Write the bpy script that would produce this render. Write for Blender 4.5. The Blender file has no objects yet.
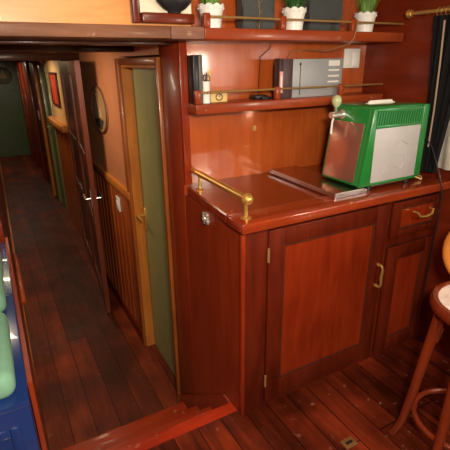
import bpy, bmesh, math, random
from mathutils import Vector, Matrix
random.seed(7)
S = bpy.context.scene
COL = S.collection

# ---------------------------------------------------------------- camera
CAM = Vector((-.747, -1.244, 1.467)); YAW, PIT, ROL, FPX = -.493, -.367, -.013, 425.746
Fw = Vector((-math.sin(YAW)*math.cos(PIT), math.cos(YAW)*math.cos(PIT), math.sin(PIT)))
Rt = Vector((math.cos(YAW), math.sin(YAW), 0)); Up = Rt.cross(Fw)
R2 = Rt*math.cos(ROL) + Up*math.sin(ROL); U2 = Up*math.cos(ROL) - Rt*math.sin(ROL)
cd = bpy.data.cameras.new('camera'); cam = bpy.data.objects.new('camera', cd); COL.objects.link(cam)
M3 = Matrix((R2, U2, -Fw)).transposed()
cam.matrix_world = Matrix.Translation(CAM) @ M3.to_4x4()
cd.sensor_width = 36; cd.lens = FPX/450*36; cd.clip_start = .02
S.camera = cam
# ---------------------------------------------------------------- world, lights, exposure
w = bpy.data.worlds.new('world'); S.world = w; w.use_nodes = True
w.node_tree.nodes['Background'].inputs[0].default_value = (1, .95, .88, 1)
w.node_tree.nodes['Background'].inputs[1].default_value = 1.2
S.view_settings.view_transform = 'Standard'; S.view_settings.look = 'None'
S.view_settings.gamma = 1; S.view_settings.use_curve_mapping = False
S.view_settings.exposure = 0.14

def area(name, loc, target, sx, sy, power, col):
    l = bpy.data.lights.new(name, 'AREA'); l.shape = 'RECTANGLE'; l.size = sx; l.size_y = sy
    l.energy = power; l.color = col
    o = bpy.data.objects.new(name, l); COL.objects.link(o); o.location = loc
    o.rotation_euler = (Vector(target)-Vector(loc)).to_track_quat('-Z', 'Y').to_euler()
    return o
# daylight outside the cabin windows of the right wall, added unseen fills for saloon and corridor, a dim lamp down the corridor
area('window_daylight', (1.5, -1.45, 1.5), (0.0, -.6, .6), .9, .7, 8, (1, .93, .82))
area('window_glint_fill', (1.0, -1.30, 1.45), (-.1, .4, 1.1), .15, .15, 6, (1, .86, .66))  # added inside the room, stands in for window brightness mirrored in the varnish
area('camera_flash', (-.62, -1.32, 1.60), (-.2, .6, .75), .16, .10, 34, (1, .87, .70))
area('saloon_fill', (-.3, -1.6, 2.12), (-.1, -.4, 0), .5, .5, 14, (1, .84, .62))  # added overhead fill, no fixture modelled
area('corridor_fill_near', (-.62, 1.75, 1.51), (-.1, 2.0, .2), .25, .25, 7, (1, .80, .55))  # added fill that lifts the right wall near the green door
area('corridor_lamp', (-.40, 4.3, 1.53), (-.40, 4.3, 0), .3, .3, 7, (1, .84, .5))
area('corridor_fill_far', (-.40, 8.3, 1.53), (-.40, 8.3, 0), .4, .4, 7, (1, .86, .6))  # added fill that brightens the far end of the corridor

# ---------------------------------------------------------------- materials
MATS = {}
def nt(name):
    m = bpy.data.materials.new(name); m.use_nodes = True
    t = m.node_tree; return m, t, t.nodes['Principled BSDF']
def plain(name, col, rough=.5, metal=0, coat=0, bump=0, scale=60, var=.06, emit=0):
    if name in MATS: return MATS[name]
    m, t, b = nt(name); N = t.nodes; L = t.links
    tc = N.new('ShaderNodeTexCoord'); no = N.new('ShaderNodeTexNoise'); no.inputs['Scale'].default_value = scale/8
    no.inputs['Detail'].default_value = 4; L.new(tc.outputs['Object'], no.inputs['Vector'])
    r = N.new('ShaderNodeValToRGB'); L.new(no.outputs[0], r.inputs[0])
    r.color_ramp.elements[0].position = .3; r.color_ramp.elements[1].position = .7
    r.color_ramp.elements[0].color = tuple(c*(1-var) for c in col)+(1,)
    r.color_ramp.elements[1].color = tuple(min(1, c*(1+var)) for c in col)+(1,)
    L.new(r.outputs[0], b.inputs['Base Color'])
    b.inputs['Roughness'].default_value = rough; b.inputs['Metallic'].default_value = metal
    b.inputs['Coat Weight'].default_value = coat
    if bump:
        n2 = N.new('ShaderNodeTexNoise'); n2.inputs['Scale'].default_value = scale; L.new(tc.outputs['Object'], n2.inputs['Vector'])
        bp = N.new('ShaderNodeBump'); bp.inputs['Strength'].default_value = bump; bp.inputs['Distance'].default_value = .002
        L.new(n2.outputs[0], bp.inputs['Height']); L.new(bp.outputs[0], b.inputs['Normal'])
    if emit:
        b.inputs['Emission Color'].default_value = col+(1,); b.inputs['Emission Strength'].default_value = emit
    MATS[name] = m; return m
def wood(name, dark, light, axis='Z', rough=.30, coat=.28, scale=1.0, planks=None, wear=0, bump=.12):
    """varnished wood, grain running along axis; planks=(width, length) draws floorboards running along Y"""
    if name in MATS: return MATS[name]
    m, t, b = nt(name); N = t.nodes; L = t.links
    tc = N.new('ShaderNodeTexCoord'); mp = N.new('ShaderNodeMapping'); L.new(tc.outputs['Object'], mp.inputs[0])
    sc = {'X': (.12, 1, 1), 'Y': (1, .12, 1), 'Z': (1, 1, .12)}[axis]
    mp.inputs['Scale'].default_value = tuple(s*14*scale for s in sc)
    n1 = N.new('ShaderNodeTexNoise'); n1.inputs['Scale'].default_value = 1.6; n1.inputs['Detail'].default_value = 7
    n1.inputs['Roughness'].default_value = .65; n1.inputs['Distortion'].default_value = .6
    L.new(mp.outputs[0], n1.inputs['Vector'])
    n2 = N.new('ShaderNodeTexNoise'); n2.inputs['Scale'].default_value = 2.2*scale; n2.inputs['Detail'].default_value = 3
    L.new(tc.outputs['Object'], n2.inputs['Vector'])
    mx = N.new('ShaderNodeMix'); mx.data_type = 'FLOAT'; mx.inputs[0].default_value = .45
    L.new(n1.outputs[0], mx.inputs[2]); L.new(n2.outputs[0], mx.inputs[3])
    r = N.new('ShaderNodeValToRGB'); L.new(mx.outputs[0], r.inputs[0])
    r.color_ramp.elements[0].position = .36; r.color_ramp.elements[1].position = .64
    r.color_ramp.elements[0].color = dark+(1,); r.color_ramp.elements[1].color = light+(1,)
    colout = r.outputs[0]
    hgt = n1.outputs[0]
    if planks:
        mp2 = N.new('ShaderNodeMapping'); L.new(tc.outputs['Object'], mp2.inputs[0])
        mp2.inputs['Rotation'].default_value = (0, 0, math.pi/2); mp2.inputs['Location'].default_value = (.31, .013, 0)
        bk = N.new('ShaderNodeTexBrick'); L.new(mp2.outputs[0], bk.inputs['Vector'])
        bk.inputs['Scale'].default_value = 1; bk.inputs['Brick Width'].default_value = planks[1]
        bk.inputs['Row Height'].default_value = planks[0]; bk.inputs['Mortar Size'].default_value = .0028
        bk.inputs['Mortar Smooth'].default_value = .3; bk.inputs['Bias'].default_value = 0
        bk.offset = .37
        bk.inputs['Color1'].default_value = (.55, .55, .55, 1); bk.inputs['Color2'].default_value = (1.3, 1.2, 1.15, 1)
        bk.inputs['Mortar'].default_value = (.12, .12, .12, 1)
        mm = N.new('ShaderNodeMix'); mm.data_type = 'RGBA'; mm.blend_type = 'MULTIPLY'; mm.inputs[0].default_value = 1
        L.new(colout, mm.inputs[6]); L.new(bk.outputs['Color'], mm.inputs[7]); colout = mm.outputs[2]
        # scuffs and darker patches
        n3 = N.new('ShaderNodeTexNoise'); n3.inputs['Scale'].default_value = 3.1; n3.inputs['Detail'].default_value = 6
        L.new(tc.outputs['Object'], n3.inputs['Vector'])
        r3 = N.new('ShaderNodeValToRGB'); L.new(n3.outputs[0], r3.inputs[0])
        r3.color_ramp.elements[0].position = .38; r3.color_ramp.elements[0].color = (.35, .35, .35, 1) if planks[0] < .12 else (.65, .65, .65, 1)
        r3.color_ramp.elements[1].position = .62; r3.color_ramp.elements[1].color = (1.25, 1.25, 1.25, 1)
        m4 = N.new('ShaderNodeMix'); m4.data_type = 'RGBA'; m4.blend_type = 'MULTIPLY'; m4.inputs[0].default_value = 1
        L.new(colout, m4.inputs[6]); L.new(r3.outputs[0], m4.inputs[7]); colout = m4.outputs[2]
        sb = N.new('ShaderNodeMath'); sb.operation = 'MULTIPLY_ADD'; sb.inputs[1].default_value = -3; 
        L.new(bk.outputs['Fac'], sb.inputs[0]); L.new(n1.outputs[0], sb.inputs[2]); hgt = sb.outputs[0]
    if wear:
        vo = N.new('ShaderNodeTexNoise'); vo.inputs['Scale'].default_value = 26; vo.inputs['Detail'].default_value = 5
        L.new(tc.outputs['Object'], vo.inputs['Vector'])
        rw = N.new('ShaderNodeValToRGB'); L.new(vo.outputs[0], rw.inputs[0])
        rw.color_ramp.elements[0].position = .66; rw.color_ramp.elements[0].color = (0, 0, 0, 1)
        rw.color_ramp.elements[1].position = .74; rw.color_ramp.elements[1].color = (wear, wear, wear, 1)
        m5 = N.new('ShaderNodeMix'); m5.data_type = 'RGBA'; L.new(rw.outputs[0], m5.inputs[0])
        L.new(colout, m5.inputs[6]); m5.inputs[7].default_value = (.55, .35, .22, 1); colout = m5.outputs[2]
    L.new(colout, b.inputs['Base Color'])
    rr = N.new('ShaderNodeMapRange'); L.new(n2.outputs[0], rr.inputs[0]); rr.inputs[3].default_value = rough*.7; rr.inputs[4].default_value = rough*1.5
    L.new(rr.outputs[0], b.inputs['Roughness'])
    b.inputs['Specular IOR Level'].default_value = .28
    b.inputs['Coat Weight'].default_value = coat*.6; b.inputs['Coat Roughness'].default_value = .10
    bp = N.new('ShaderNodeBump'); bp.inputs['Strength'].default_value = bump; bp.inputs['Distance'].default_value = .003
    L.new(hgt, bp.inputs['Height']); L.new(bp.outputs[0], b.inputs['Normal'])
    MATS[name] = m; return m

mah_panel = wood('mahogany_panel', (.17, .014, .003), (.29, .032, .006), 'Z', coat=.3)
mah_back = wood('mahogany_back_wall', (.34, .058, .010), (.52, .108, .020), 'Z', rough=.3, coat=1.2)
mah_frame = wood('mahogany_frame', (.055, .006, .002), (.15, .017, .005), 'Z')
mah_frame_x = wood('mahogany_rail', (.085, .010, .004), (.18, .025, .008), 'X')
mah_top = wood('mahogany_worktop', (.20, .022, .006), (.34, .05, .012), 'X', rough=.2, coat=1.3, wear=.5)
mah_top_in = wood('mahogany_worktop_inner', (.15, .017, .005), (.23, .032, .008), 'X', rough=.2, coat=1.3)
mah_side = wood('mahogany_side', (.19, .021, .006), (.31, .040, .009), 'Z')
mah_post = wood('mahogany_post', (.16, .02, .006), (.26, .04, .010), 'Z')
mah_shelf = wood('mahogany_shelf', (.22, .030, .008), (.34, .06, .014), 'X', wear=.3)
mah_wall_r = wood('mahogany_right_wall', (.10, .011, .003), (.19, .022, .005), 'Y')
ledge_m = wood('worn_ledge', (.10, .035, .016), (.24, .10, .05), 'X', rough=.45, coat=.1, wear=.6)
orange_w = wood('orange_plywood', (.58, .21, .06), (.80, .36, .12), 'X', rough=.3)
orange_trim = wood('orange_trim', (.42, .13, .022), (.62, .22, .04), 'Z', rough=.3)
bead_m = wood('beadboard', (.34, .065, .014), (.52, .125, .026), 'Z', rough=.35)
dark_w = wood('dark_wood', (.05, .012, .006), (.10, .024, .010), 'Z')
dark_x = wood('dark_wood_beam', (.05, .015, .008), (.10, .03, .014), 'X')
floor_s = wood('saloon_floorboards', (.040, .006, .003), (.22, .030, .008), 'Y', rough=.32, coat=.2, planks=(.112, 1.3), wear=.35, bump=.3)
floor_c = wood('corridor_floorboards', (.075, .012, .004), (.19, .031, .008), 'Y', rough=.5, coat=.0, planks=(.135, 1.9), wear=.15, bump=.25)
step_m = wood('step_boards', (.18, .017, .005), (.38, .040, .009), 'X', rough=.3, wear=.4)
stool_m = wood('bentwood', (.12, .015, .005), (.22, .032, .008), 'Z', rough=.2, coat=.8)
cream = plain('cream_paint', (.52, .20, .085), .6)
cream_w = plain('white_paint', (.85, .74, .56), .5)
green_door = plain('green_gloss_paint', (.27, .29, .115), .45, coat=.08)
green_dk = plain('dark_green_paint', (.075, .11, .04), .3, coat=.3)
green_box = plain('green_enamel', (.012, .19, .035), .28, coat=.5)
grey_panel = plain('grey_panel', (.46, .44, .44), .4, bump=.05)
steel = plain('brushed_steel', (.62, .58, .55), .28, metal=1, bump=.03)
chrome = plain('chrome', (.85, .83, .8), .2, metal=.8)
brass = plain('brass', (.90, .58, .16), .33, metal=.85)
brass_old = plain('aged_brass', (.58, .38, .14), .38, metal=.7)
black = plain('black_plastic', (.012, .012, .014), .35)
black_cloth = plain('black_curtain', (.010, .010, .012), .9, bump=.4, scale=300)
white = plain('white_plastic', (.80, .78, .72), .35)
white_pot = plain('white_pot', (.86, .84, .80), .35, bump=.1)
blue = plain('blue_gloss_paint', (.012, .035, .16), .22, coat=.6)
mint = plain('mint_cushion', (.20, .43, .29), .8, bump=.3, scale=200)
slate = plain('slate_grey', (.055, .062, .062), .55, bump=.2)
void = plain('recess_shade', (.012, .010, .009), .9)  # near-black colour painted in for the shade of recesses and gaps
grass_m = plain('grass_blades', (.13, .27, .04), .5, var=.5, scale=200)
grass_d = plain('dark_foliage', (.035, .12, .025), .5, var=.5, scale=200)
silver = plain('silver_grey', (.36, .37, .39), .4, metal=.1)
curtain_c = plain('cream_cloth', (.75, .70, .62), .85, bump=.4, scale=200)
seat_m = wood('seat_pale_reflection', (.45, .36, .32), (.75, .68, .64), 'X', rough=.2, coat=.8)  # whitish light reflection of the glossy seat put into the colour
glass = None
def make_glass():
    m, t, b = nt('window_glass'); b.inputs['Transmission Weight'].default_value = 1; b.inputs['Roughness'].default_value = 0
    b.inputs['IOR'].default_value = 1.1; return m
glass = make_glass()

# ---------------------------------------------------------------- mesh helpers
class MB:
    def __init__(s): s.bm = bmesh.new(); s.mats = []
    def box(s, x0, x1, y0, y1, z0, z1, bev=0, rot=None, piv=None, seg=2, taper=None):
        t = bmesh.new(); bmesh.ops.create_cube(t, size=1)
        for v in t.verts:
            v.co = Vector(((x0+x1)/2+v.co.x*(x1-x0), (y0+y1)/2+v.co.y*(y1-y0), (z0+z1)/2+v.co.z*(z1-z0)))
        if bev: bmesh.ops.bevel(t, geom=list(t.edges), offset=bev, segments=seg, profile=.5, affect='EDGES')
        if rot is not None: bmesh.ops.rotate(t, verts=t.verts, cent=piv or ((x0+x1)/2, (y0+y1)/2, (z0+z1)/2), matrix=rot)
        s.merge(t); return s
    def merge(s, t):
        me = bpy.data.meshes.new('tmp'); t.to_mesh(me); s.bm.from_mesh(me); bpy.data.meshes.remove(me); t.free()
    def tube(s, pts, r, n=12, closed=False, flat=1):
        pts = [Vector(p) for p in pts]; k = len(pts); rings = []
        rs = r if isinstance(r, (list, tuple)) else [r]*k
        prevn = None
        for i, p in enumerate(pts):
            a = pts[(i-1) % k] if (i or closed) else pts[0]; b = pts[(i+1) % k] if (i < k-1 or closed) else pts[-1]
            d = (b-a).normalized()
            if prevn is None:
                u = d.orthogonal().normalized()
            else:
                u = (prevn - d*prevn.dot(d)).normalized()
            prevn = u; v = d.cross(u)
            rings.append([s.bm.verts.new(p+(u*math.cos(2*math.pi*j/n)+v*math.sin(2*math.pi*j/n)*flat)*rs[i]) for j in range(n)])
        m = k if closed else k-1
        for i in range(m):
            A, B = rings[i], rings[(i+1) % k]
            off = 0
            if closed and i == k-1:
                off = min(range(n), key=lambda o: (A[0].co-B[o].co).length)
            for j in range(n): s.bm.faces.new((A[j], A[(j+1) % n], B[(j+1+off) % n], B[(j+off) % n]))
        if not closed:
            s.bm.faces.new(rings[0][::-1]); s.bm.faces.new(rings[-1])
        return s
    def lathe(s, prof, c=(0, 0, 0), axis='Z', n=32, sc=(1, 1)):
        c = Vector(c); rings = []
        for r, h in prof:
            ring = []
            for j in range(n):
                a = 2*math.pi*j/n; p = Vector((r*math.cos(a)*sc[0], r*math.sin(a)*sc[1], h))
                if axis == 'X': p = Vector((p.z, p.x, p.y))
                elif axis == 'Y': p = Vector((p.x, p.z, p.y))
                ring.append(s.bm.verts.new(c+p))
            rings.append(ring)
        for A, B in zip(rings, rings[1:]):
            for j in range(n): s.bm.faces.new((A[j], A[(j+1) % n], B[(j+1) % n], B[j]))
        s.bm.faces.new(rings[0][::-1]); s.bm.faces.new(rings[-1])
        return s
    def slant(s, xlim, z1, k):
        for v in s.bm.verts:
            if v.co.x < xlim: v.co.x -= k*(z1-v.co.z)
        return s
    def prism(s, poly, h, f):
        """poly list of 2D, extruded from h[0] to h[1]; f maps (a,b,h)->xyz"""
        A = [s.bm.verts.new(f(a, b, h[0])) for a, b in poly]; B = [s.bm.verts.new(f(a, b, h[1])) for a, b in poly]
        s.bm.faces.new(A[::-1]); s.bm.faces.new(B); n = len(poly)
        for j in range(n): s.bm.faces.new((A[j], A[(j+1) % n], B[(j+1) % n], B[j]))
        return s
    def build(s, name, m, parent=None, smooth=True, label=None):
        bm = s.bm; bmesh.ops.recalc_face_normals(bm, faces=bm.faces)
        off = parent.get('_o') if parent else None
        o3 = Vector(parent['_o']) if parent else None
        if o3 is None:
            lo = Vector((min(v.co.x for v in bm.verts), min(v.co.y for v in bm.verts), min(v.co.z for v in bm.verts)))
            hi = Vector((max(v.co.x for v in bm.verts), max(v.co.y for v in bm.verts), max(v.co.z for v in bm.verts)))
            base = Vector(((lo.x+hi.x)/2, (lo.y+hi.y)/2, lo.z))
        else: base = o3
        world_tex = True
        for v in bm.verts: v.co -= base
        me = bpy.data.meshes.new(name); bm.to_mesh(me); bm.free()
        me.materials.append(m)
        if smooth:
            for p in me.polygons: p.use_smooth = True
            try: me.set_sharp_from_angle(angle=math.radians(35))
            except Exception: pass
        o = bpy.data.objects.new(name, me); COL.objects.link(o)
        if parent: o.parent = parent
        else: o.location = base
        o['_o'] = list(base)
        if label: o['label'] = label
        return o
def thing(name, label, cat, loc, group=None):
    o = bpy.data.objects.new(name, None); COL.objects.link(o); o.location = loc; o['_o'] = list(loc)
    o.empty_display_size = .05
    o['label'] = label; o['category'] = cat
    if group: o['group'] = group
    return o
def tag(o, label, cat, group=None, kind=None):
    o['label'] = label; o['category'] = cat
    if group: o['group'] = group
    if kind: o['kind'] = kind
    return o
def struct(o, label=None, cat=None):
    o['kind'] = 'structure'
    if label: o['label'] = label
    if cat: o['category'] = cat
    return o
def B(*a, **k): return MB().box(*a, **k)
ZL = -.564   # corridor floor level
ZC = 1.55    # corridor ceiling
XC = 1.125   # right wall at the back corner
def xr(y): return XC+(.593-y)*.038

# ================================================================ SETTING
struct(B(-2.2, 1.6, -4.0, .10, -.03, 0).build('floor', floor_s), 'dark red varnished plank floor of the saloon', 'floor')
struct(B(-2.2, -.80, .10, 1.60, -.03, 0).build('floor', floor_s), 'saloon planks under the blue bench beside the stairwell', 'floor')
struct(B(-.86, .12, .46, 10.1, ZL-.03, ZL).build('floor', floor_c), 'long dark plank floor of the lower corridor', 'floor')
struct(B(-2.2, 1.6, -4.0, .75, 2.25, 2.3).build('ceiling', wood('ceiling_boards', (.22, .08, .03), (.34, .14, .05), 'Y', rough=.5, coat=0)), 'wooden saloon ceiling overhead', 'ceiling')
struct(B(-.86, .12, .60, 10.1, ZC, ZC+.03).build('ceiling', dark_x), 'low dark wooden corridor ceiling', 'ceiling')
for i, (y0, y1, z) in enumerate(((.60, .70, 1.535), (1.15, 1.30, 1.52), (2.65, 2.85, 1.49), (4.6, 4.75, 1.50), (7.2, 7.35, 1.50))):
    struct(MB().box(-.86, .0, y0, y1, z, ZC, bev=.004).build('trim_%d' % (i+1), dark_x),
           ['dark ceiling beam just inside the corridor mouth', 'second dark ceiling beam above the corridor', 'deep dark beam across the corridor above the folding door',
            'dark ceiling beam above the small red picture', 'farthest dark ceiling beam before the green end door'][i], 'beam')
struct(B(-2.25, -2.2, -4.0, 1.6, -.03, 2.3).build('wall_left', mah_back), 'left saloon wall', 'wall')
struct(B(-2.2, 1.6, -4.05, -4.0, -.03, 2.3).build('wall_rear', mah_back), 'saloon wall behind the camera', 'wall')
# back wall of the bar, two planes: panel above worktop and lower hidden part
m = B(.03, XC+.02, .593, .64, -.02, 2.25)
struct(m.build('wall_back', mah_back), 'glossy orange-brown mahogany wall behind the bar shelves', 'wall')
# fascia above the corridor
m = B(-2.2, .03, .47, .60, 1.59, 2.25); struct(m.build('wall_fascia', orange_w), 'bright orange plywood wall above the corridor ledge', 'wall')
struct(B(-2.2, -.655, .455, .47, 1.60, 2.25).build('wall_upper_left', cream_w), 'cream painted strip at the far upper left', 'wall')
# wall left of corridor mouth (saloon side) above bench end
struct(B(-2.2, -.86, 1.55, 1.60, 0, 2.25).build('wall_bench_end', mah_panel), 'mahogany wall beyond the bench', 'wall')
# right wall with window openings
def wallseg(mb, y0, y1, z0, z1, t=.04, off=0.0):
    f = lambda a, b, h: (xr(a)+off+h, a, b)
    mb.prism([(y0, z0), (y1, z0), (y1, z1), (y0, z1)], (0, t), f)
WZ0, WZ1 = 1.02, 1.58
m = MB(); wallseg(m, -4.0, .60, -.03, WZ0); wallseg(m, -4.0, .60, WZ1, 2.25); wallseg(m, .02, .60, WZ0, WZ1); wallseg(m, -.95, -.75, WZ0, WZ1); wallseg(m, -2.1, -1.8, WZ0, WZ1); wallseg(m, -4.0, -3.0, WZ0, WZ1)
struct(m.build('wall_right', mah_wall_r), 'dark red mahogany side wall with the curtained window', 'wall')
for i, (y0, y1) in enumerate(((-.75, .02), (-1.8, -.95), (-3.0, -2.1))):
    m = MB()
    for a in ((y0, y0+.03, WZ0, WZ1), (y1-.03, y1, WZ0, WZ1), (y0+.03, y1-.03, WZ0, WZ0+.03), (y0+.03, y1-.03, WZ1-.03, WZ1)):
        wallseg(m, *a, t=.03, off=.005)
    fr = struct(m.build('window_%d' % (i+1), mah_frame), 'cabin window in the right wall, number %s from the bar' % ['one', 'two', 'three'][i], 'window')
    g = MB(); wallseg(g, y0+.03, y1-.03, WZ0+.03, WZ1-.03, t=.004, off=.015); g.build('pane', glass, fr)
# corridor left wall: boards, cap, baseboard, handrail
def lw(y): return -.812+.0108*(y-.4)
m = MB(); f = lambda a, b, h: (lw(a)-h, a, b)
m.prism([(.10, ZL), (10.1, ZL), (10.1, ZC), (1.60, ZC), (1.60, -.03), (.10, -.03)], (0, .05), f)
struct(m.build('wall_corridor_left', mah_side), 'reddish wooden left wall of the stairwell and corridor', 'wall')
m = MB(); m.prism([(.12, -.03), (1.62, -.03), (1.62, .44), (.12, .44)], (.0, .016), lambda a, b, h: (-.796+h, a, b))
struct(m.build('trim_6', mah_side), 'orange varnished side board between blue bench and stairwell', 'trim')
m = MB(); m.prism([(.5, ZL), (10.0, ZL), (10.0, ZL+.10), (.5, ZL+.10)], (0, .014), lambda a, b, h: (lw(a)+h, a, b))
struct(m.build('baseboard_left', orange_trim), 'narrow wooden baseboard along the left of the corridor', 'baseboard')
# corridor right wall pieces (plane x = 0)
WT = .10
m = MB(); m.box(.0, WT, 1.45, 2.85, .62, ZC); m.box(.0, WT, .78, 1.45, 1.50, ZC); 
struct(m.build('wall_corridor_right', cream), 'salmon cream painted wall beside the green door', 'wall')
def bead(name, y0, y1, z0, z1, m, label, w=.115):
    mb = MB(); mb.box(.040, WT, y0, y1, z0, z1)
    n = max(1, round((y1-y0)/w)); ww = (y1-y0)/n
    for i in range(n): mb.box(.0, .045, y0+i*ww+.009, y0+(i+1)*ww-.009, z0, z1, bev=.006, seg=1)
    return struct(mb.build(name, m), label, 'wall')
bead('wall_wainscot', 1.45, 2.85, ZL, .60, bead_m, 'red-brown beadboard below the cream wall with the oval picture')
struct(MB().box(-.022, .02, 1.45, 2.85, .60, .66, bev=.006).build('trim_7', orange_trim), 'orange dado rail below the oval picture', 'trim')
struct(MB().box(-.015, .012, 1.45, 2.85, ZL, ZL+.08, bev=.004).build('baseboard_right', mah_frame), 'dark baseboard under the beadboard', 'baseboard')
# partition post beside the bar
struct(MB().box(.0, .032, .545, .78, ZL, ZC, bev=.003).build('wall_partition', mah_side), 'upright mahogany partition between green door and bar', 'wall')
struct(MB().box(.0, .036, .532, .548, .93, ZC, bev=.003).build('trim_8', mah_panel), 'thin reddish edging of the mahogany partition', 'trim')
struct(B(.10, .14, .64, 2.85, ZL, ZC).build('wall_behind_door', void), 'black wall painted as the shade behind the corridor wall', 'wall')
# door 1: green recessed door with orange casing
d = struct(thing('door_1', 'olive green corridor door in an orange varnished frame', 'door', (.05, 1.1, ZL)))
B(.062, .10, .80, 1.43, ZL+.005, 1.445).build('leaf', green_door, d)
m = MB(); m.box(-.018, .004, 1.44, 1.50, ZL, 1.49, bev=.004); m.box(-.018, .004, .765, .79, ZL, 1.49, bev=.004); m.box(-.018, .004, .79, 1.44, 1.455, 1.49, bev=.004)
m.build('casing', wood('red_orange_casing', (.22, .055, .012), (.38, .11, .022), 'Z', rough=.3), d)
m = MB(); m.box(.0, .10, 1.432, 1.45, ZL, 1.46); m.box(.0, .10, .775, .797, ZL, 1.46); m.box(.0, .10, .797, 1.432, 1.44, 1.46); m.build('jamb', orange_trim, d)
h = MB().box(.052, .063, 1.375, 1.41, .40, .56, bev=.003).build('handle_plate', brass, d)
MB().tube([(.056, 1.392, .51), (.012, 1.392, .51), (.005, 1.385, .51), (.004, 1.33, .508), (.006, 1.29, .505)], .0075, 10).build('lever', brass, h)

# folding door
d = struct(thing('door_2', 'open dark folding door with panels halfway down the corridor', 'door', (-.07, 2.8, ZL)))
def leaf(p0, p1, name):
    p0 = Vector(p0+(0,)); p1 = Vector(p1+(0,)); dr = (p1-p0); Lg = dr.length; dr.normalize(); nr = Vector((-dr.y, dr.x, 0))
    f = lambda a, b, h: tuple(p0+dr*a+nr*h+Vector((0, 0, b)))
    z0, z1 = ZL+.01, 1.485
    m = MB(); t = (-.018, .018); sw_ = .10
    m.prism([(0, z0), (sw_, z0), (sw_, z1), (0, z1)], t, f); m.prism([(Lg-sw_, z0), (Lg, z0), (Lg, z1), (Lg-sw_, z1)], t, f)
    for a, b in ((z0, z0+.16), (.20, .30), (.72, .80), (1.38, z1)):
        m.prism([(sw_, a), (Lg-sw_, a), (Lg-sw_, b), (sw_, b)], t, f)
    lf = m.build(name, wood('folding_door_frame', (.10, .022, .010), (.20, .05, .024), 'Z', rough=.3), d)
    for a, b in ((z0+.16, .20), (.30, .72), (.80, 1.38)):
        g = MB(); g.prism([(sw_, a), (Lg-sw_, a), (Lg-sw_, b), (sw_, b)], (-.006, .006), f); g.build('panel', dark_w, lf)
    return lf, f
lf, ff = leaf((-.14, 2.03), (-.06, 2.80), 'leaf')
for sgn in (-1, 1):
    m = MB(); m.tube([ff(.05, .47, .018*sgn), ff(.05, .47, .055*sgn), ff(.06, .47, .062*sgn), ff(.17, .475, .062*sgn)], .007, 8)
    m.prism([(.03, .40), (.07, .40), (.07, .54), (.03, .54)], (min(.018*sgn, .022*sgn), max(.018*sgn, .022*sgn)), ff)
    m.build('handle', chrome, lf)
lf, ff = leaf((-.06, 2.81), (-.012, 3.57), 'leaf')
for z in (.5, 1.28):
    MB().box(-.022, -.002, 3.58, 3.60, z-.05, z+.05, bev=.002).build('hinge', brass_old, d)
# doorway behind the folding door and far walls
struct(B(.10, .14, 2.85, 3.60, ZL, ZC).build('wall_recess', void), 'black sheet painted as the shade in the doorway behind the folding door', 'wall')
struct(MB().box(-.012, .10, 3.60, 3.76, ZL, ZC, bev=.004).build('trim_9', orange_trim), 'orange door jamb beside the cream panel with the red picture', 'trim')
struct(B(.0, WT, 3.76, 4.86, .78, ZC).build('wall_far_cream', plain('far_cream', (.66, .42, .20), .5)), 'cream panel holding the small red picture', 'wall')
bead('wall_far_wainscot', 3.76, 4.86, ZL, .78, wood('far_boards', (.26, .06, .014), (.42, .11, .022), 'Z', rough=.3), 'orange-brown boards below the red picture', .11)
sh = MB(); sh.box(-.085, .0, 3.70, 4.84, .76, .835, bev=.02, seg=3); o = sh.build('corridor_shelf', orange_trim); tag(o, 'rounded orange wooden ledge under the small red picture', 'shelf')
d = struct(thing('door_3', 'olive green door beyond the red picture', 'door', (.04, 5.2, ZL)))
B(.02, .06, 4.92, 5.55, ZL, 1.48).build('leaf', green_door, d)
m = MB(); m.box(-.014, .04, 4.86, 4.93, ZL, 1.53, bev=.004); m.box(-.014, .04, 5.54, 5.62, ZL, 1.53, bev=.004); m.box(-.014, .04, 4.93, 5.54, 1.47, 1.53, bev=.004)
m.build('casing', plain('green_casing', (.16, .19, .07), .25, coat=.4), d)
MB().lathe([(.006, 0), (.008, -.03), (.022, -.035), (.024, -.05), (.012, -.062)], (.02, 5.42, .62), 'X', 16).build('knob', brass, d)
bead('wall_far_boards', 5.62, 9.95, ZL, ZC, wood('far_dark_boards', (.09, .022, .010), (.20, .045, .016), 'Z', rough=.35), 'dark reddish boards along the far end of the corridor', .14)
for i, (y0, y1, mm) in enumerate(((6.0, 6.14, orange_trim), (7.1, 7.3, mah_panel), (8.4, 8.8, mah_panel), (9.3, 9.5, mah_panel))):
    struct(MB().box(-.04, .0, y0, y1, ZL, 1.50, bev=.004).build('trim_%d' % (10+i), mm), ['orange upright trim beyond the green corridor door', 'reddish upright trim near the white switch', 'wide reddish upright board near the corridor end', 'last reddish upright board by the end door'][i], 'trim')
# end wall and green end door
struct(B(-.90, .14, 9.98, 10.1, ZL, ZC).build('wall_end', green_dk), 'dark end wall of the corridor', 'wall')
d = struct(thing('door_4', 'dark green door closing the far end of the corridor', 'door', (-.38, 9.96, ZL)))
B(-.80, -.02, 9.94, 9.98, ZL, 1.50).build('leaf', green_dk, d)
MB().tube([(-.10, 9.94, .92), (-.10, 9.90, .92), (-.20, 9.89, .92)], .010, 8).build('handle', chrome, d)
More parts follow.
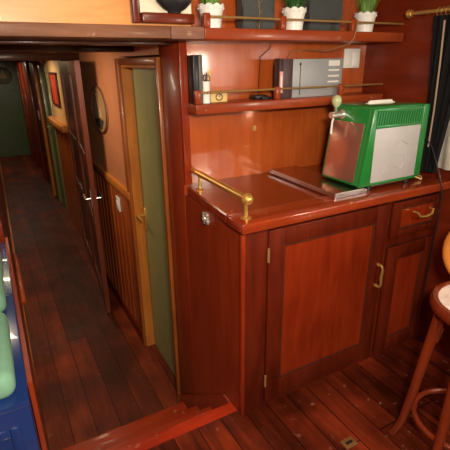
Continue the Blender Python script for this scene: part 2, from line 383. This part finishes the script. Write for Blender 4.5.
# steps
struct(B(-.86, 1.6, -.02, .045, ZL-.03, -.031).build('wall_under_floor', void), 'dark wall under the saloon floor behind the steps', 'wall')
struct(B(.03, .10, .03, .545, ZL-.03, -.03).build('wall_under_cabinet', mah_side), 'dark wall beside the steps below the bar cabinet', 'wall')
st = thing('staircase', 'short flight of red-brown wooden steps down into the corridor', 'stairs', (-.4, .3, ZL))
M_ = wood('step_riser', (.05, .006, .003), (.10, .012, .005), 'X')
nos = wood('nosing', (.26, .018, .005), (.50, .04, .010), 'X', rough=.4, wear=.5, coat=.15)
prev = None
for k, (y, z) in enumerate(((.10, 0), (.262, -.141), (.436, -.282), (.635, -.423))):
    if k: MB().box(-.795, -.034, prev-.02, y, z-.026, z, bev=.003).build('tread', step_m, st)
    else: MB().box(-.795, -.003, y-.055, y+.004, z-.026, z+.003, bev=.003).build('nosing', nos, st)
    B(-.795, -.034, y-.030, y-.012, max(z-.141, ZL), z-.026).build('riser', M_, st)
    prev = y
MB().prism([(.105, .0), (.16, .0), (.78, -.50), (.78, ZL), (.105, ZL)], (-.014, -.003), lambda a, b, h: (h, a, b)).build('skirt_board', mah_side, st)

# ================================================================ BAR
# base cabinet
YF = .02
cab = thing('base_cabinet', 'built-in mahogany bar cabinet with two panelled doors and a drawer', 'cabinet', (.56, .3, 0))
m = MB()
m.box(.0, .112, YF-.012, YF+.03, 0, .878, bev=.003)                 # corner stile
m.box(.10, 1.145, YF, YF+.03, 0, .028); m.box(.10, 1.145, YF, YF+.03, .862, .878)
m.box(.765, .80, YF, YF+.03, .028, .862); m.box(1.125, 1.147, YF, YF+.03, .028, .862); m.box(.80, 1.125, YF, YF+.03, .634, .68)
m.build('face_frame', mah_frame, cab)
B(.105, 1.125, YF+.03, .59, 0, .87).build('carcass', void, cab)
MB().prism([(0, YF), (.004, .545), (.035, .545), (.025, YF)], (ZL, .878), lambda a, b, h: (a-.002, b, h)).build('side_panel', mah_side, cab, label='dark red end panel facing the steps')
MB().box(-.006, .012, YF-.014, YF+.008, 0, .878, bev=.004).build('corner_bead', mah_panel, cab)
def cdoor(x0, x1, z0, z1, px0, px1, pz0, pz1, hx, name='door', hz=(.455, .565), hinge=None):
    m = MB(); y0, y1 = YF-.018, YF
    m.box(x0, px0, y0, y1, z0, z1, bev=.003); m.box(px1, x1, y0, y1, z0, z1, bev=.003)
    m.box(px0, px1, y0, y1, z0, pz0, bev=.003); m.box(px0, px1, y0, y1, pz1, z1, bev=.003)
    d = m.build(name, mah_frame, cab)
    q = MB().box(px0-.002, px1+.002, YF-.006, YF-.001, pz0-.002, pz1+.002); q.build('panel', mah_panel if name=='door' else mah_panel, d)
    # moulding round the panel
    q = MB(); w_ = .010
    for a in ((px0, px0+w_, pz0, pz1), (px1-w_, px1, pz0, pz1), (px0+w_, px1-w_, pz0, pz0+w_), (px0+w_, px1-w_, pz1-w_, pz1)):
        q.box(a[0], a[1], YF-.013, YF-.005, a[2], a[3], bev=.003)
    q.build('moulding', dark_w, d)
    if name == 'door' and hx:
        MB().tube([(hx, y0, hz[1]), (hx, y0-.022, hz[1]), (hx, y0-.030, hz[1]-.015), (hx, y0-.026, (hz[0]+hz[1])/2), (hx, y0-.030, hz[0]+.015), (hx, y0-.022, hz[0]), (hx, y0, hz[0])], [.009, .006, .006, .007, .006, .006, .009], 10).build('handle', brass, d)
    if hinge:
        for z in (z0+.12, z1-.10): MB().tube([(hinge, y0-.002, z-.03), (hinge, y0-.002, z+.03)], .005, 8).build('hinge', brass_old, d)
    return d
cdoor(.115, .762, .030, .860, .190, .695, .125, .785, .738, hinge=.112)
cdoor(.802, 1.122, .030, .632, .870, 1.065, .10, .565, None)
dr = cdoor(.802, 1.122, .682, .856, .850, 1.095, .715, .825, None, name='drawer')
zz = .775
MB().tube([(.935, YF-.018, zz+.02), (.935, YF-.04, zz+.02), (.95, YF-.046, zz), (.99, YF-.046, zz-.006), (1.03, YF-.046, zz), (1.045, YF-.04, zz+.02), (1.045, YF-.018, zz+.02)], .006, 10).build('handle', brass, dr)
# worktop
wt = thing('bar_worktop', 'glossy mahogany bar worktop with a lighter front rim', 'worktop', (.56, .3, .88))
f = lambda a, b, h: (a, b, h)
x1 = 1.118
m = MB(); m.prism([(.02, .10), (x1, .10), (x1, .592), (.04, .592)], (.880, .9165), f); m.build('top_panel', mah_top_in, wt)
m = MB(); m.box(-.022, 1.142, -.028, .10, .880, .921, bev=.008, seg=3); m.build('front_rim', mah_top, wt)
m = MB(); m.prism([(-.020, .10), (.028, .10), (.052, .54), (.010, .54)], (.880, .922), f)
bmesh.ops.bevel(m.bm, geom=list(m.bm.edges), offset=.006, segments=2, affect='EDGES'); m.build('side_rim', mah_top, wt)
# steel hook + rail
hk = thing('brass_grab_rail', 'polished brass rail with ball end along the left edge of the worktop', 'rail', (.03, .25, .921))
for p in ((.026, .03), (.036, .45)):
    MB().lathe([(.021, 0), (.021, .003), (.015, .006), (.008, .010), (.007, .04), (.0085, .055), (.007, .07)], (p[0], p[1], .9215), 'Z', 24).build('post', brass, hk)
MB().tube([(.024, .0, .998), (.040, .528, .998)], .014, 14).build('bar', brass, hk)
MB().lathe([(.002, -.023), (.013, -.019), (.020, -.011), (.0235, 0), (.020, .011), (.013, .019), (.002, .023)], (.025, .02, .998), 'Y', 24).build('ball_end', brass, hk)
m = MB()
for k in range(4):
    a = k*math.pi/2+.6; m.lathe([(.002, -.016), (.012, -.014), (.016, -.007), (.012, .0)], (-.001,   .305+.019*math.cos(a), .84+.019*math.sin(a)), 'X', 14)
m.lathe([(.006, -.024), (.012, -.020), (.014, -.010), (.018, .012)], (-.001, .305, .84), 'X', 18)
tag(m.build('robe_hook', chrome), 'small shiny chrome rosette hook on the dark end panel below the brass rail', 'hook')
tag(MB().lathe([(.012, -.006), (.012, -.001), (.002, .0)], (.412, .592, 1.153), 'Y', 16, sc=(.8, 1.2)).build('keyhole_plate', brass_old), 'tiny oval brass keyhole plate on the wall above the worktop', 'plate')

# shelves
def shelf(name, label, x0, x1, y0, y1, z0, z1, posts, rz, ry, px, ph):
    t = thing(name, label, 'shelf', ((x0+x1)/2, y1, z0))
    MB().box(x0, x1, y0, y1, z0, z1, bev=.004).build('board', mah_shelf, t)
    for p in posts: MB().box(p-.014, p+.014, ry-.012, ry+.012, z1, z1+ph, bev=.005).build('rail_post', mah_shelf, t)
    MB().tube([(px[0], ry-.0, rz), (px[1], ry-.0, rz)], .0045, 8).build('gallery_rail', brass_old, t)
    return t
shelf('wall_shelf', 'lower mahogany shelf with thin brass gallery rail above the worktop', .024, 1.118, .431, .592, 1.257, 1.298, (.038, .443, .83), 1.345, .446, (.036, 1.12), .058)
shelf('wall_shelf', 'upper mahogany shelf with thin brass gallery rail holding the potted plants', .034, 1.122, .35, .592, 1.546, 1.588, (.050, .405, .800), 1.628, .368, (.05, 1.13), .052)
tag(MB().box(-2.0, -.105, .35, .60, 1.548, 1.590, bev=.004).build('ledge_board', ledge_m), 'worn greyish-brown ledge board across the top of the corridor mouth', 'ledge')
tag(MB().box(-.103, .033, .35, .60, 1.546, 1.590, bev=.004).build('ledge_board', wood('worn_joint', (.10, .035, .02), (.24, .11, .07), 'X', rough=.5, coat=.1, wear=.5)), 'short scuffed ledge block joining the ledge and the upper shelf', 'ledge')
# picture frame above ledge with bowl
fr = thing('framed_panel', 'dark mahogany frame around a cream panel above the ledge', 'frame', (-.08, .46, 1.605))
m = MB(); m.box(-.215, -.185, .435, .47, 1.604, 2.0, bev=.006); m.box(-.185, .028, .420, .47, 1.604, 1.640, bev=.006); m.build('frame', mah_frame_x, fr)
B(-.185, .029, .458, .469, 1.64, 2.0).build('panel', cream_w, fr)
bw = thing('dark_bowl', 'round black bowl standing on the dark frame ledge', 'bowl', (-.06, .40, 1.641))
prof = [(.030, 0), (.034, .006), (.055, .014), (.085, .035), (.102, .065), (.108, .095), (.104, .095), (.095, .06), (.075, .03), (.02, .012)]
MB().lathe(prof, (-.055, .424, 1.641), 'Z', 36, sc=(.8, .30)).build('body', black, bw)

# plants
def plant(x, y, z, seed, mat, label, tall, wide, npl):
    r = random.Random(seed)
    t = thing('potted_plant', label, 'plant', (x, y, z), 'potted plants on the upper shelf')
    m = MB(); n = 40; rings = []
    prof = [(.039, 0), (.042, .03), (.046, .058), (.049, .070), (.053, .084), (.049, .084), (.043, .066)]
    for k, (rr, h) in enumerate(prof):
        ring = []
        for j in range(n):
            a = 2*math.pi*j/n; hh = h
            if k in (4, 5): hh = h+.008*abs(math.sin(a*5))
            ring.append(m.bm.verts.new((x+rr*math.cos(a), y+rr*math.sin(a), z+hh)))
        rings.append(ring)
    for A, Bq in zip(rings, rings[1:]):
        for j in range(n): m.bm.faces.new((A[j], A[(j+1) % n], Bq[(j+1) % n], Bq[j]))
    m.bm.faces.new(rings[0][::-1]); m.bm.faces.new(rings[-1])
    p = m.build('pot', white_pot, t)
    q = MB()
    for j in range(10):
        a = 2*math.pi*j/10+.2; c = Vector((x+.0515*math.cos(a), y+.0515*math.sin(a), z+.074))
        q.tube([c+Vector((-math.sin(a), math.cos(a), 0))*.008, c+Vector((0, 0, .006)), c-Vector((-math.sin(a), math.cos(a), 0))*.005], .0022, 6)
    q.build('lace_trim', white_pot, p)
    g = MB()
    for i in range(npl):
        a = r.uniform(0, 6.28); rr = r.uniform(0, .040); b = Vector((x+rr*math.cos(a), y+rr*math.sin(a), z+.07))
        L_ = tall*r.uniform(.6, 1); sp = wide*r.uniform(.2, 1)
        dirv = Vector((math.cos(a), math.sin(a), 0)); wd = Vector((-dirv.y, dirv.x, 0))*.0032
        prev = None
        for k in range(5):
            u = k/4; c = b+dirv*(sp*u*u)+Vector((0, 0, L_*u*(1-.15*u))); wv = wd*(1-u*.9)
            cur = (g.bm.verts.new(c-wv), g.bm.verts.new(c+dirv*.0008), g.bm.verts.new(c+wv))
            if prev:
                g.bm.faces.new((prev[0], prev[1], cur[1], cur[0])); g.bm.faces.new((prev[1], prev[2], cur[2], cur[1]))
            prev = cur
    g.build('leaves', mat, t)
plant(.112, .45, 1.588, 1, grass_m, 'leftmost small plant in a white lace-edged pot near the black bowl', .13, .045, 150)
plant(.505, .425, 1.588, 2, grass_d, 'dark green bushy plant in a white lace-edged pot between the two slate panels', .11, .06, 220)
plant(.955, .45, 1.588, 3, grass_m, 'tall grassy plant in a white lace-edged pot nearest the right wall', .16, .05, 160)
# slate panels
for i, (x0, x1) in enumerate(((.283, .445), (.640, .835))):
    t = thing('slate_vase', ['dark slate flat vase with a gold twig drawing between the first two plants', 'wider dark slate flat vase between the bushy and the grassy plant'][i], 'vase', ((x0+x1)/2, .50, 1.588), 'dark slate vases')
    cx = (x0+x1)/2; hw = (x1-x0)/2
    poly = [(-hw*.95, 0), (hw*.95, 0), (hw, .03), (hw*.98, .09), (hw*1.06, .14), (hw*.9, .20), (hw*.5, .235), (-hw*.5, .235), (-hw*.9, .20), (-hw*1.06, .14), (-hw*.98, .09), (-hw, .03)]
    m = MB(); m.prism(poly, (.485, .545), lambda a, b, h: (cx+a, h, 1.588+b)); bmesh.ops.bevel(m.bm, geom=[e for e in m.bm.edges], offset=.006, segments=2, affect='EDGES')
    v = m.build('body', slate, t)
    if i == 0:
        q = MB(); q.tube([(cx, .483, 1.59), (cx+.003, .483, 1.64), (cx-.006, .483, 1.72), (cx, .483, 1.79)], .0012, 5)
        for k in range(9):
            zz_ = 1.60+k*.019; s_ = 1 if k % 2 else -1
            q.tube([(cx, .483, zz_), (cx+.012*s_, .483, zz_+.014)], .0016, 5)
        q.build('twig_drawing', brass_old, t)
# lower shelf items
ZS = 1.298
bk = thing('binder', 'black upright binder at the left end of the lower shelf', 'binder', (.055, .51, ZS))
MB().box(.037, .060, .475, .585, ZS, 1.490, bev=.002).build('cover', black, bk)
MB().box(.060, .078, .470, .585, ZS, 1.494, bev=.004).build('spine', plain('grey_spine', (.10, .09, .08), .45), bk, label='grey edge of the binder')
cp = thing('pencil_cup', 'white cup holding pencils and scissors beside the black binder', 'cup', (.098, .50, ZS))
m = MB(); m.lathe([(.019, 0), (.021, .09), (.019, .09), (.017, .004)], (.100, .495, ZS), 'Z', 24); m.build('cup', white, cp)
tag(MB().tube([(.105, .497, ZS+.02), (.120, .492, ZS+.135)], .0036, 6).build('pencil', plain('yellow_paint', (.85, .52, .02), .4)), 'yellow pencil standing in the white cup', 'pencil', 'pens in the cup')
tag(MB().tube([(.098, .500, ZS+.02), (.108, .497, ZS+.125)], .0034, 6).build('pen', black), 'black pen standing in the white cup', 'pen', 'pens in the cup')
sc_ = MB(); 
for c in ((.096, 1.402), (.110, 1.400)):
    sc_.tube([(c[0]+.009*math.cos(a*.628), .489, c[1]+.012*math.sin(a*.628)) for a in range(10)], .0025, 6, closed=True)
sc_.box(.100, .106, .487, .491, ZS+.02, 1.39)
tag(sc_.build('scissors', black), 'black-handled scissors in the white cup', 'scissors')
ck = thing('small_clock', 'little pale wooden block clock with round dial on the lower shelf', 'clock', (.165, .50, ZS))
MB().box(.124, .206, .49, .525, ZS, ZS+.043, bev=.004).build('case', plain('pale_wood', (.72, .50, .20), .45, var=.2), ck)
MB().tube([(.163+.016*math.cos(a*.3927), .488, ZS+.022+.014*math.sin(a*.3927)) for a in range(16)], .0022, 6, closed=True).build('dial', black, ck)
MB().tube([(.163, .488, ZS+.022), (.168, .488, ZS+.032)], .0015, 6).build('hand', black, ck)
m = MB(); m.box(.36, .43, .50, .56, ZS, ZS+.02, bev=.006); m.box(.385, .44, .48, .50, ZS, ZS+.012, bev=.004)
tag(m.build('black_gadget', black), 'small black device lying on the lower shelf left of the dark files', 'gadget')
b1 = thing('file_box', 'dark file with a pink and white spine label beside the silver case', 'file', (.49, .53, ZS))
MB().box(.463, .486, .462, .505, ZS, 1.476, bev=.002).build('cover', plain('dark_brown_card', (.045, .022, .02), .5), b1)
m = MB(); m.box(.466, .484, .4605, .462, 1.325, 1.42); m.build('spine_label', plain('pink_label', (.75, .36, .34), .5), b1)
m = MB(); m.box(.472, .478, .4598, .4604, 1.335, 1.40); m.build('label_writing', white, b1)
b2 = MB().box(.490, .546, .468, .52, ZS, 1.474, bev=.003).build('file_box', plain('purple_brown_card', (.07, .035, .04), .45)); tag(b2, 'thick dark purple-brown file pressed against the silver case', 'file')
eb = thing('silver_case', 'flat silver-grey device case standing upright on the lower shelf', 'device', (.71, .53, ZS))
MB().box(.550, .868, .485, .575, ZS, 1.474, bev=.004).build('casing', silver, eb)
m = MB(); [m.box(.775, .845, .4825, .486, z, z+.008) for z in (1.335, 1.362, 1.389, 1.416)]; m.box(.775, .845, .4825, .486, 1.44, 1.465); m.build('white_stripes', white, eb)
m = MB(); m.box(.600, .603, .483, .486, ZS+.01, 1.46); m.tube([(.60, .484, 1.45), (.60, .482, 1.45)], .006, 10); m.tube([(.60, .484, 1.34), (.60, .482, 1.34)], .006, 10); m.build('seam', black, eb)
# outlet
ol = thing('switch_plate', 'white switch and socket plate on the wall below the upper shelf', 'switch', (1.02, .59, 1.43))
MB().box(.965, 1.078, .583, .592, 1.425, 1.522, bev=.003).build('plate', white, ol)
MB().box(.975, 1.015, .579, .584, 1.440, 1.507, bev=.002).build('rocker', white_pot, ol); MB().box(1.028, 1.068, .579, .584, 1.440, 1.507, bev=.002).build('socket', white_pot, ol)
# wires
tag(MB().tube([(.50, .586, 1.545), (.49, .588, 1.52), (.44, .588, 1.485), (.435, .588, 1.40), (.43, .586, 1.31)], .002, 6).build('wall_cable', black), 'thin black cable running down the wall behind the files', 'cable')
tag(MB().tube([(.805, .345, 1.635), (.80, .344, 1.60), (.79, .344, 1.56), (.77, .35, 1.535), (.74, .45, 1.51), (.68, .58, 1.515), (.62, .588, 1.505), (.60, .588, 1.48)], .003, 6).build('wall_cable', plain('tan_cable', (.28, .14, .06), .5)), 'tan cable hanging over the upper shelf edge by the grassy plant', 'cable')

# drip tray
dt = thing('drip_tray', 'stainless steel drip tray beside the green cooler', 'tray', (.57, .3, .922))
RZ = Matrix.Rotation(0, 3, 'Z')
m = MB(); f = lambda a, b, h: (a, b, h)
m.prism([(.468, .040), (.655, .040), (.665, .560), (.485, .560)], (.922, .938), f); bmesh.ops.bevel(m.bm, geom=list(m.bm.edges), offset=.003, segments=2, affect='EDGES')
m.build('tray', steel, dt)
m = MB(); m.prism([(.478, .050), (.645, .050), (.655, .550), (.495, .550)], (.938, .941), f); m.build('lid', plain('tray_lid', (.52, .42, .36), .22, metal=1), dt)

# green cooler
gc = thing('beverage_cooler', 'bright green countertop drink cooler with grey front panel', 'cooler', (.80, .20, .922))
BX0, BX1, BY0, BY1, BZ0, BZ1 = .640, 1.002, .035, .282, .950, 1.285
m = MB(); m.box(BX0, .952, BY0+.012, BY1, BZ0, BZ1, bev=.012, seg=3)
m.slant(.70, 1.285, .14); m.build('body', green_box, gc)
# front bezel frame
m = MB(); px0, px1, pz0, pz1 = .662, .942, .962, 1.195
m.box(BX0+.002, px0, BY0, BY0+.02, BZ0, BZ1-.008, bev=.004); m.box(px1, .952, BY0, BY0+.02, BZ0, BZ1-.008, bev=.004)
m.slant(.655, 1.285, .14); m.box(px0, px1, BY0, BY0+.02, BZ0, pz0, bev=.003); m.box(px0, px1, BY0, BY0+.02, pz1, 1.208, bev=.003); m.box(px0, px1, BY0, BY0+.02, 1.262, BZ1-.008, bev=.003)
bz = m.build('front_bezel', green_box, gc)
B(px0, px1, BY0+.012, BY0+.016, 1.205, 1.264).build('vent_back', void, gc)
m = MB(); n = 19
for i in range(n):
    x = px0+(i+.5)*(px1-px0)/n
    m.box(x-.0036, x+.0036, BY0+.001, BY0+.011, 1.204, 1.265, rot=Matrix.Rotation(.12, 3, 'Y'))
m.build('vent_grille', green_box, gc)
fp = MB().box(px0, px1, BY0+.003, BY0+.010, pz0, pz1, bev=.002).build('front_panel', grey_panel, gc)
m = MB(); m.tube([(.73, BY0+.002, 1.0), (.75, BY0+.002, 1.05), (.80, BY0+.002, 1.075), (.85, BY0+.002, 1.07), (.865, BY0+.002, 1.03), (.84, BY0+.002, 1.005), (.80, BY0+.002, 1.02)], .0022, 6)
m.tube([(.79, BY0+.002, 1.12), (.83, BY0+.002, 1.135), (.87, BY0+.002, 1.115)], .0022, 6); m.build('embossed_emblem', grey_panel, fp)
MB().box(.966, BX1, BY0+.015, BY1, BZ0, BZ1-.006, bev=.006).build('side_cover', green_box, gc)
B(.952, .966, BY0+.03, BY1-.01, BZ0+.01, BZ1-.02).build('gap', void, gc)
MB().box(BX0-.004, BX0+.004, .070, .262, .965, 1.215, bev=.001).slant(9, 1.285, .14).build('steel_side', plain('steel_wood_reflection', (.66, .40, .30), .25, metal=.85), gc, label='polished steel side plate with the red of reflected wood in its colour')  # stainless plate, reflected red wood is put into the metal colour
for p in ((.69, .07), (.93, .07), (.69, .25), (.93, .25)): MB().lathe([(.014, 0), (.014, .03)], (p[0], p[1], .9225 if p[0] > .7 else .9225), 'Z', 14).build('foot', black, gc)
MB().box(.675, .90, .045, .265, .942, .952).build('base_plate', steel, gc)
m = MB(); m.tube([(.735, .16, 1.283), (.735, .16, 1.290), (.742, .16, 1.293), (.868, .16, 1.293), (.875, .16, 1.290), (.875, .16, 1.283)], .006, 8); m.box(.725, .885, .148, .172, 1.283, 1.288, bev=.002); m.build('top_handle', white, gc)
tp = MB().tube([(.642, .205, 1.243), (.560, .205, 1.243)], .0135, 16).build('tap', chrome, gc)
MB().tube([(.634, .205, 1.243), (.624, .205, 1.243)], .020, 18).build('collar', chrome, tp)
MB().tube([(.580, .205, 1.243), (.580, .215, 1.21), (.575, .212, 1.160)], .0045, 10).build('spout', white, tp)
MB().tube([(.597, .215, 1.240), (.597, .215, 1.29)], .0055, 10).build('lever', chrome, tp)
MB().lathe([(.006, -.006), (.016, .004), (.022, .018), (.021, .032), (.013, .044), (.003, .048)], (.597, .215, 1.278), 'Z', 20).build('tap_knob', plain('pale_green_knob', (.45, .52, .28), .25, coat=.5), tp)
tag(MB().tube([(1.012, .20, 1.25), (1.03, .14, 1.20), (1.045, .04, 1.08), (1.04, -.02, .97), (1.042, -.045, .91), (1.044, -.052, .86), (1.046, -.05, .70), (1.048, -.045, .5), (1.05, -.04, .32)], .0038, 8).build('power_cable', black), 'black power cable hanging from the cooler over the worktop front', 'cable')
tag(MB().tube([(1.012, .10, .96), (1.016, .09, .935), (1.03, .06, .926), (1.07, .09, .926), (1.10, .20, .926)], .004, 8).build('power_cable', plain('yellow_cable', (.7, .45, .18), .5)), 'short yellowish cable lying on the worktop right of the cooler', 'cable')

# curtains
rd = thing('curtain_rod', 'brass curtain rod with round end on the right wall', 'rod', (1.1, 0, 1.66))
XRD = 1.085
MB().tube([(XRD+.0, .295, 1.665), (XRD+.03, -.75, 1.665)], .009, 12).build('pole', brass_old, rd)
MB().lathe([(.002, -.02), (.015, -.015), (.021, 0), (.015, .015), (.009, .02)], (XRD, .300, 1.665), 'Y', 18).build('finial', brass, rd)
MB().tube([(XRD+.002, .23, 1.665), (1.134, .23, 1.665)], .007, 10).build('bracket', brass_old, rd)
for i in range(6):
    yy = .145-.022*i
    MB().tube([(XRD+.004+.016*math.cos(a*.5236), yy+.002*math.sin(a), 1.662+.017*math.sin(a*.5236)) for a in range(12)], .002, 6, closed=True).build('ring', brass_old, rd)
def drape(name, y0, y1, z0, z1, x, amp, waves, m, y0b=None, y1b=None, th=.004):
    mb = MB(); n = 90; rows = 14; grid = []
    y0b = y0 if y0b is None else y0b; y1b = y1 if y1b is None else y1b
    for r in range(rows+1):
        u = r/rows; row = []
        a0, a1 = y0+(y0b-y0)*u, y1+(y1b-y1)*u
        for i in range(n+1):
            t = i/n; y = a0+(a1-a0)*t
            xx = x+(.593-y)*.038-.01+amp*(.55+.45*u)*math.sin(t*waves*2*math.pi+.5*math.sin(u*2))+.3*amp*math.sin(t*waves*5.1+u)
            row.append(mb.bm.verts.new((xx, y, z1+(z0-z1)*u)))
        grid.append(row)
    for r in range(rows):
        for i in range(n): mb.bm.faces.new((grid[r][i], grid[r][i+1], grid[r+1][i+1], grid[r+1][i]))
    bmesh.ops.solidify(mb.bm, geom=list(mb.bm.faces), thickness=th)
    return mb.build(name, m)
c = drape('curtain', .155, -.04, .955, 1.645, 1.065, .012, 4, black_cloth, .10, .03)
tag(c, 'black curtain gathered at the left of the side window', 'curtain')
c = drape('curtain', .06, -.32, .975, 1.33, 1.100, .007, 5, curtain_c, .045, -.32)
tag(c, 'cream cloth curtain hanging below and right of the black one', 'curtain')
tag(MB().tube([(1.040, .075, 1.62), (1.040, .065, 1.45), (1.043, .06, 1.25), (1.043, .06, 1.08)], .004, 8).build('tieback_rope', plain('beige_cord', (.35, .24, .16), .8)), 'thin beige cord hanging down over the black curtain', 'cord')

# corridor pictures, switches
ov = thing('oval_picture', 'oval ship picture with thin frame on the cream corridor wall', 'picture', (0, 2.13, 1.13))
def ell(cx_, cz_, a, b, n=48): return [(cx_+a*math.cos(2*math.pi*i/n), cz_+b*math.sin(2*math.pi*i/n)) for i in range(n)]
fx = lambda a, b, h: (-h, a, b)
MB().prism(ell(2.10, 1.14, .23, .165), (.001, .014), fx).build('plaque', plain('tan_plaque', (.42, .24, .11), .5, var=.25, scale=40), ov)
MB().tube([(-.014, 2.10+.23*math.cos(i*math.pi/24), 1.14+.165*math.sin(i*math.pi/24)) for i in range(48)], .005, 8, closed=True).build('rim', plain('brown_rim', (.16, .07, .03), .5), ov)
m = MB(); m.prism([(2.24, 1.10), (2.13, 1.26), (2.11, 1.08)], (.014, .017), fx); m.prism([(2.14, 1.26), (2.13, 1.08), (2.02, 1.09)], (.014, .017), fx); m.build('painted_sails', plain('pale_sail', (.50, .36, .20), .6), ov)
m = MB(); m.prism([(2.25, 1.06), (2.20, 1.01), (2.04, 1.0), (1.97, 1.07), (2.10, 1.08)], (.014, .018), fx); m.build('painted_hull', plain('dark_hull', (.05, .045, .035), .6), ov)
rp = thing('round_picture', 'round ship plaque on the dark green end door', 'picture', (-.27, 9.93, 1.22))
fy = lambda a, b, h: (a, 9.938-h, b)
MB().prism(ell(-.30, 1.22, .17, .17), (0, .012), fy).build('plaque', plain('dark_plaque', (.10, .09, .04), .5), rp)
MB().tube([(-.30+.17*math.cos(i*math.pi/24), 9.926, 1.22+.17*math.sin(i*math.pi/24)) for i in range(48)], .008, 8, closed=True).build('rim', dark_w, rp)
MB().prism([(-.40, 1.17), (-.30, 1.36), (-.22, 1.17)], (.012, .016), fy).build('painted_sail', plain('pale_sail2', (.45, .36, .18), .6), rp)
pc = thing('small_picture', 'small red picture in a dark frame on the far cream panel', 'picture', (0, 4.3, 1.19))
m = MB()
for a in ((4.04, 4.58, 1.35, 1.375), (4.04, 4.58, 1.0, 1.025), (4.04, 4.08, 1.025, 1.35), (4.54, 4.58, 1.025, 1.35)): m.box(-.02, -.001, *a, bev=.003)
m.build('frame', dark_w, pc)
B(-.010, -.002, 4.08, 4.54, 1.025, 1.35).build('print', plain('red_print', (.45, .045, .02), .4, var=.6, scale=90), pc)
sw = thing('light_switch', 'white light switch on the beadboard left of the green door', 'switch', (-.002, 1.83, .47))
MB().box(-.012, -.001, 1.79, 1.87, .42, .53, bev=.003).build('plate', white, sw); MB().box(-.017, -.012, 1.81, 1.85, .45, .50, bev=.002).build('rocker', white_pot, sw)
sw = thing('light_switch', 'white light switch far down the corridor beyond the green door', 'switch', (-.002, 6.6, .66))
MB().box(-.014, -.002, 6.55, 6.72, .60, .74, bev=.003).build('plate', white, sw); MB().box(-.02, -.014, 6.60, 6.66, .64, .70, bev=.002).build('rocker', white_pot, sw)
# wooden handrail on the left wall of the corridor
hr = thing('handrail', 'short wooden handrail with metal bracket on the left corridor wall', 'rail', (-.78, 3, .0))
MB().tube([(-.765, 1.75, -.12), (-.765, 1.8, -.10), (-.762, 2.6, -.10), (-.762, 2.65, -.12)], .018, 12).build('rail', bead_m, hr)
MB().tube([(-.80, 1.95, -.13), (-.775, 1.95, -.13), (-.765, 1.95, -.115)], .010, 8).build('bracket', brass_old, hr)

# blue bench and cushions
bn = thing('blue_bench', 'glossy dark blue built-in bench beside the stairwell', 'bench', (-1.2, .6, 0))
MB().box(-1.55, -.80, .02, 1.50, 0, .43, bev=.004).build('box', blue, bn)
MB().box(-1.55, -.797, .012, 1.505, .43, .452, bev=.005).build('seat_board', blue, bn)
m = MB()
for a in ((-1.02, -.99, .06, .36), (-.87, -.84, .06, .36)): m.box(a[0], a[1], .008, .022, a[2], a[3], bev=.004)
m.box(-.99, -.87, .008, .022, .33, .36, bev=.004); m.box(-.99, -.87, .008, .022, .06, .09, bev=.004)
m.build('panel_moulding', blue, bn)
for i, (y0, y1) in enumerate(((.035, .50), (.60, 1.24))):
    m = MB(); m.box(-1.42, -.826, y0, y1, .453, .553, bev=.04, seg=5)
    tag(m.build('seat_cushion', mint), ['mint green seat cushion on the near end of the blue bench', 'mint green seat cushion on the far part of the blue bench'][i], 'cushion', 'mint cushions on the bench')

# floor ring
fl = thing('floor_latch', 'small square brass latch plate set in the saloon floorboards', 'latch', (.309, -.328, 0))
RR = Matrix.Rotation(.0, 3, 'Z')
MB().box(.279, .339, -.350, -.306, .0, .003, bev=.001).build('plate', plain('dull_brass', (.30, .15, .05), .45, metal=.5), fl)
MB().box(.293, .325, -.334, -.322, .003, .0055, bev=.001).build('slot', black, fl)

# bar stool
SX, SY = .622, -.560
bs = thing('bar_stool', 'reddish bentwood bar stool with round seat and low round back', 'stool', (SX, SY, 0))
MB().lathe([(.150, .645), (.165, .650), (.170, .660), (.170, .680), (.163, .690), (.150, .691), (.142, .684)], (SX, SY, 0), 'Z', 56).build('seat_ring', stool_m, bs)
MB().lathe([(.146, .670), (.149, .687), (.12, .685), (.02, .683)], (SX, SY, 0), 'Z', 48).build('seat', seat_m, bs, label='shiny seat panel with its pale light reflection in the colour')
az0 = math.radians(118)
tops = []
for k in range(4):
    a = math.radians((127, 194, 285, 22)[k]); c, s = math.cos(a), math.sin(a)
    P = lambda r, z: (SX+r*c, SY+r*s, z)
    MB().tube([P(.125, .655), P(.132, .58), P(.150, .42), P(.170, .24), P(.188, .10), P(.212, .02), P(.224, .013)], [.019, .0195, .019, .0175, .016, .015, .012], 14).build('leg', stool_m, bs)
    a2 = math.radians((194, 285, 382, 487)[k]); pts = []
    for i in range(13):
        t = i/12; aa = a+(a2-a)*t; rr = .125; z = .50+.145*math.sin(math.pi*t)**.7
        pts.append((SX+rr*math.cos(aa)*(1 if 1 else 0), SY+rr*math.sin(aa), z))
    MB().tube(pts, .010, 10).build('arch_brace', stool_m, bs)
MB().tube([(SX+.156*math.cos(i*math.pi/24), SY+.156*math.sin(i*math.pi/24), .175) for i in range(48)], .011, 12, closed=True).build('foot_ring', stool_m, bs)
# low round back on the side away from the bar
nb = Vector((.62, .35, 0)).normalized(); tb = Vector((-nb.y, nb.x, 0)); cb = Vector((SX, SY, .80))+nb*.165
def PB(a, b, h): return tuple(cb+tb*a+Vector((0, 0, b))+nb*(h+.03*b))
MB().tube([PB(.155*math.cos(i*math.pi/24), .150*math.sin(i*math.pi/24), 0) for i in range(48)], .014, 12, closed=True).build('back_hoop', orange_trim, bs)
MB().prism(ell(0, 0, .150, .145), (-.004, .004), PB).build('back_panel', wood('amber_back', (.50, .17, .03), (.74, .30, .06), 'Z', rough=.2, coat=.8), bs, label='amber wooden back panel')

for o in bpy.data.objects:
    if '_o' in o: del o['_o']
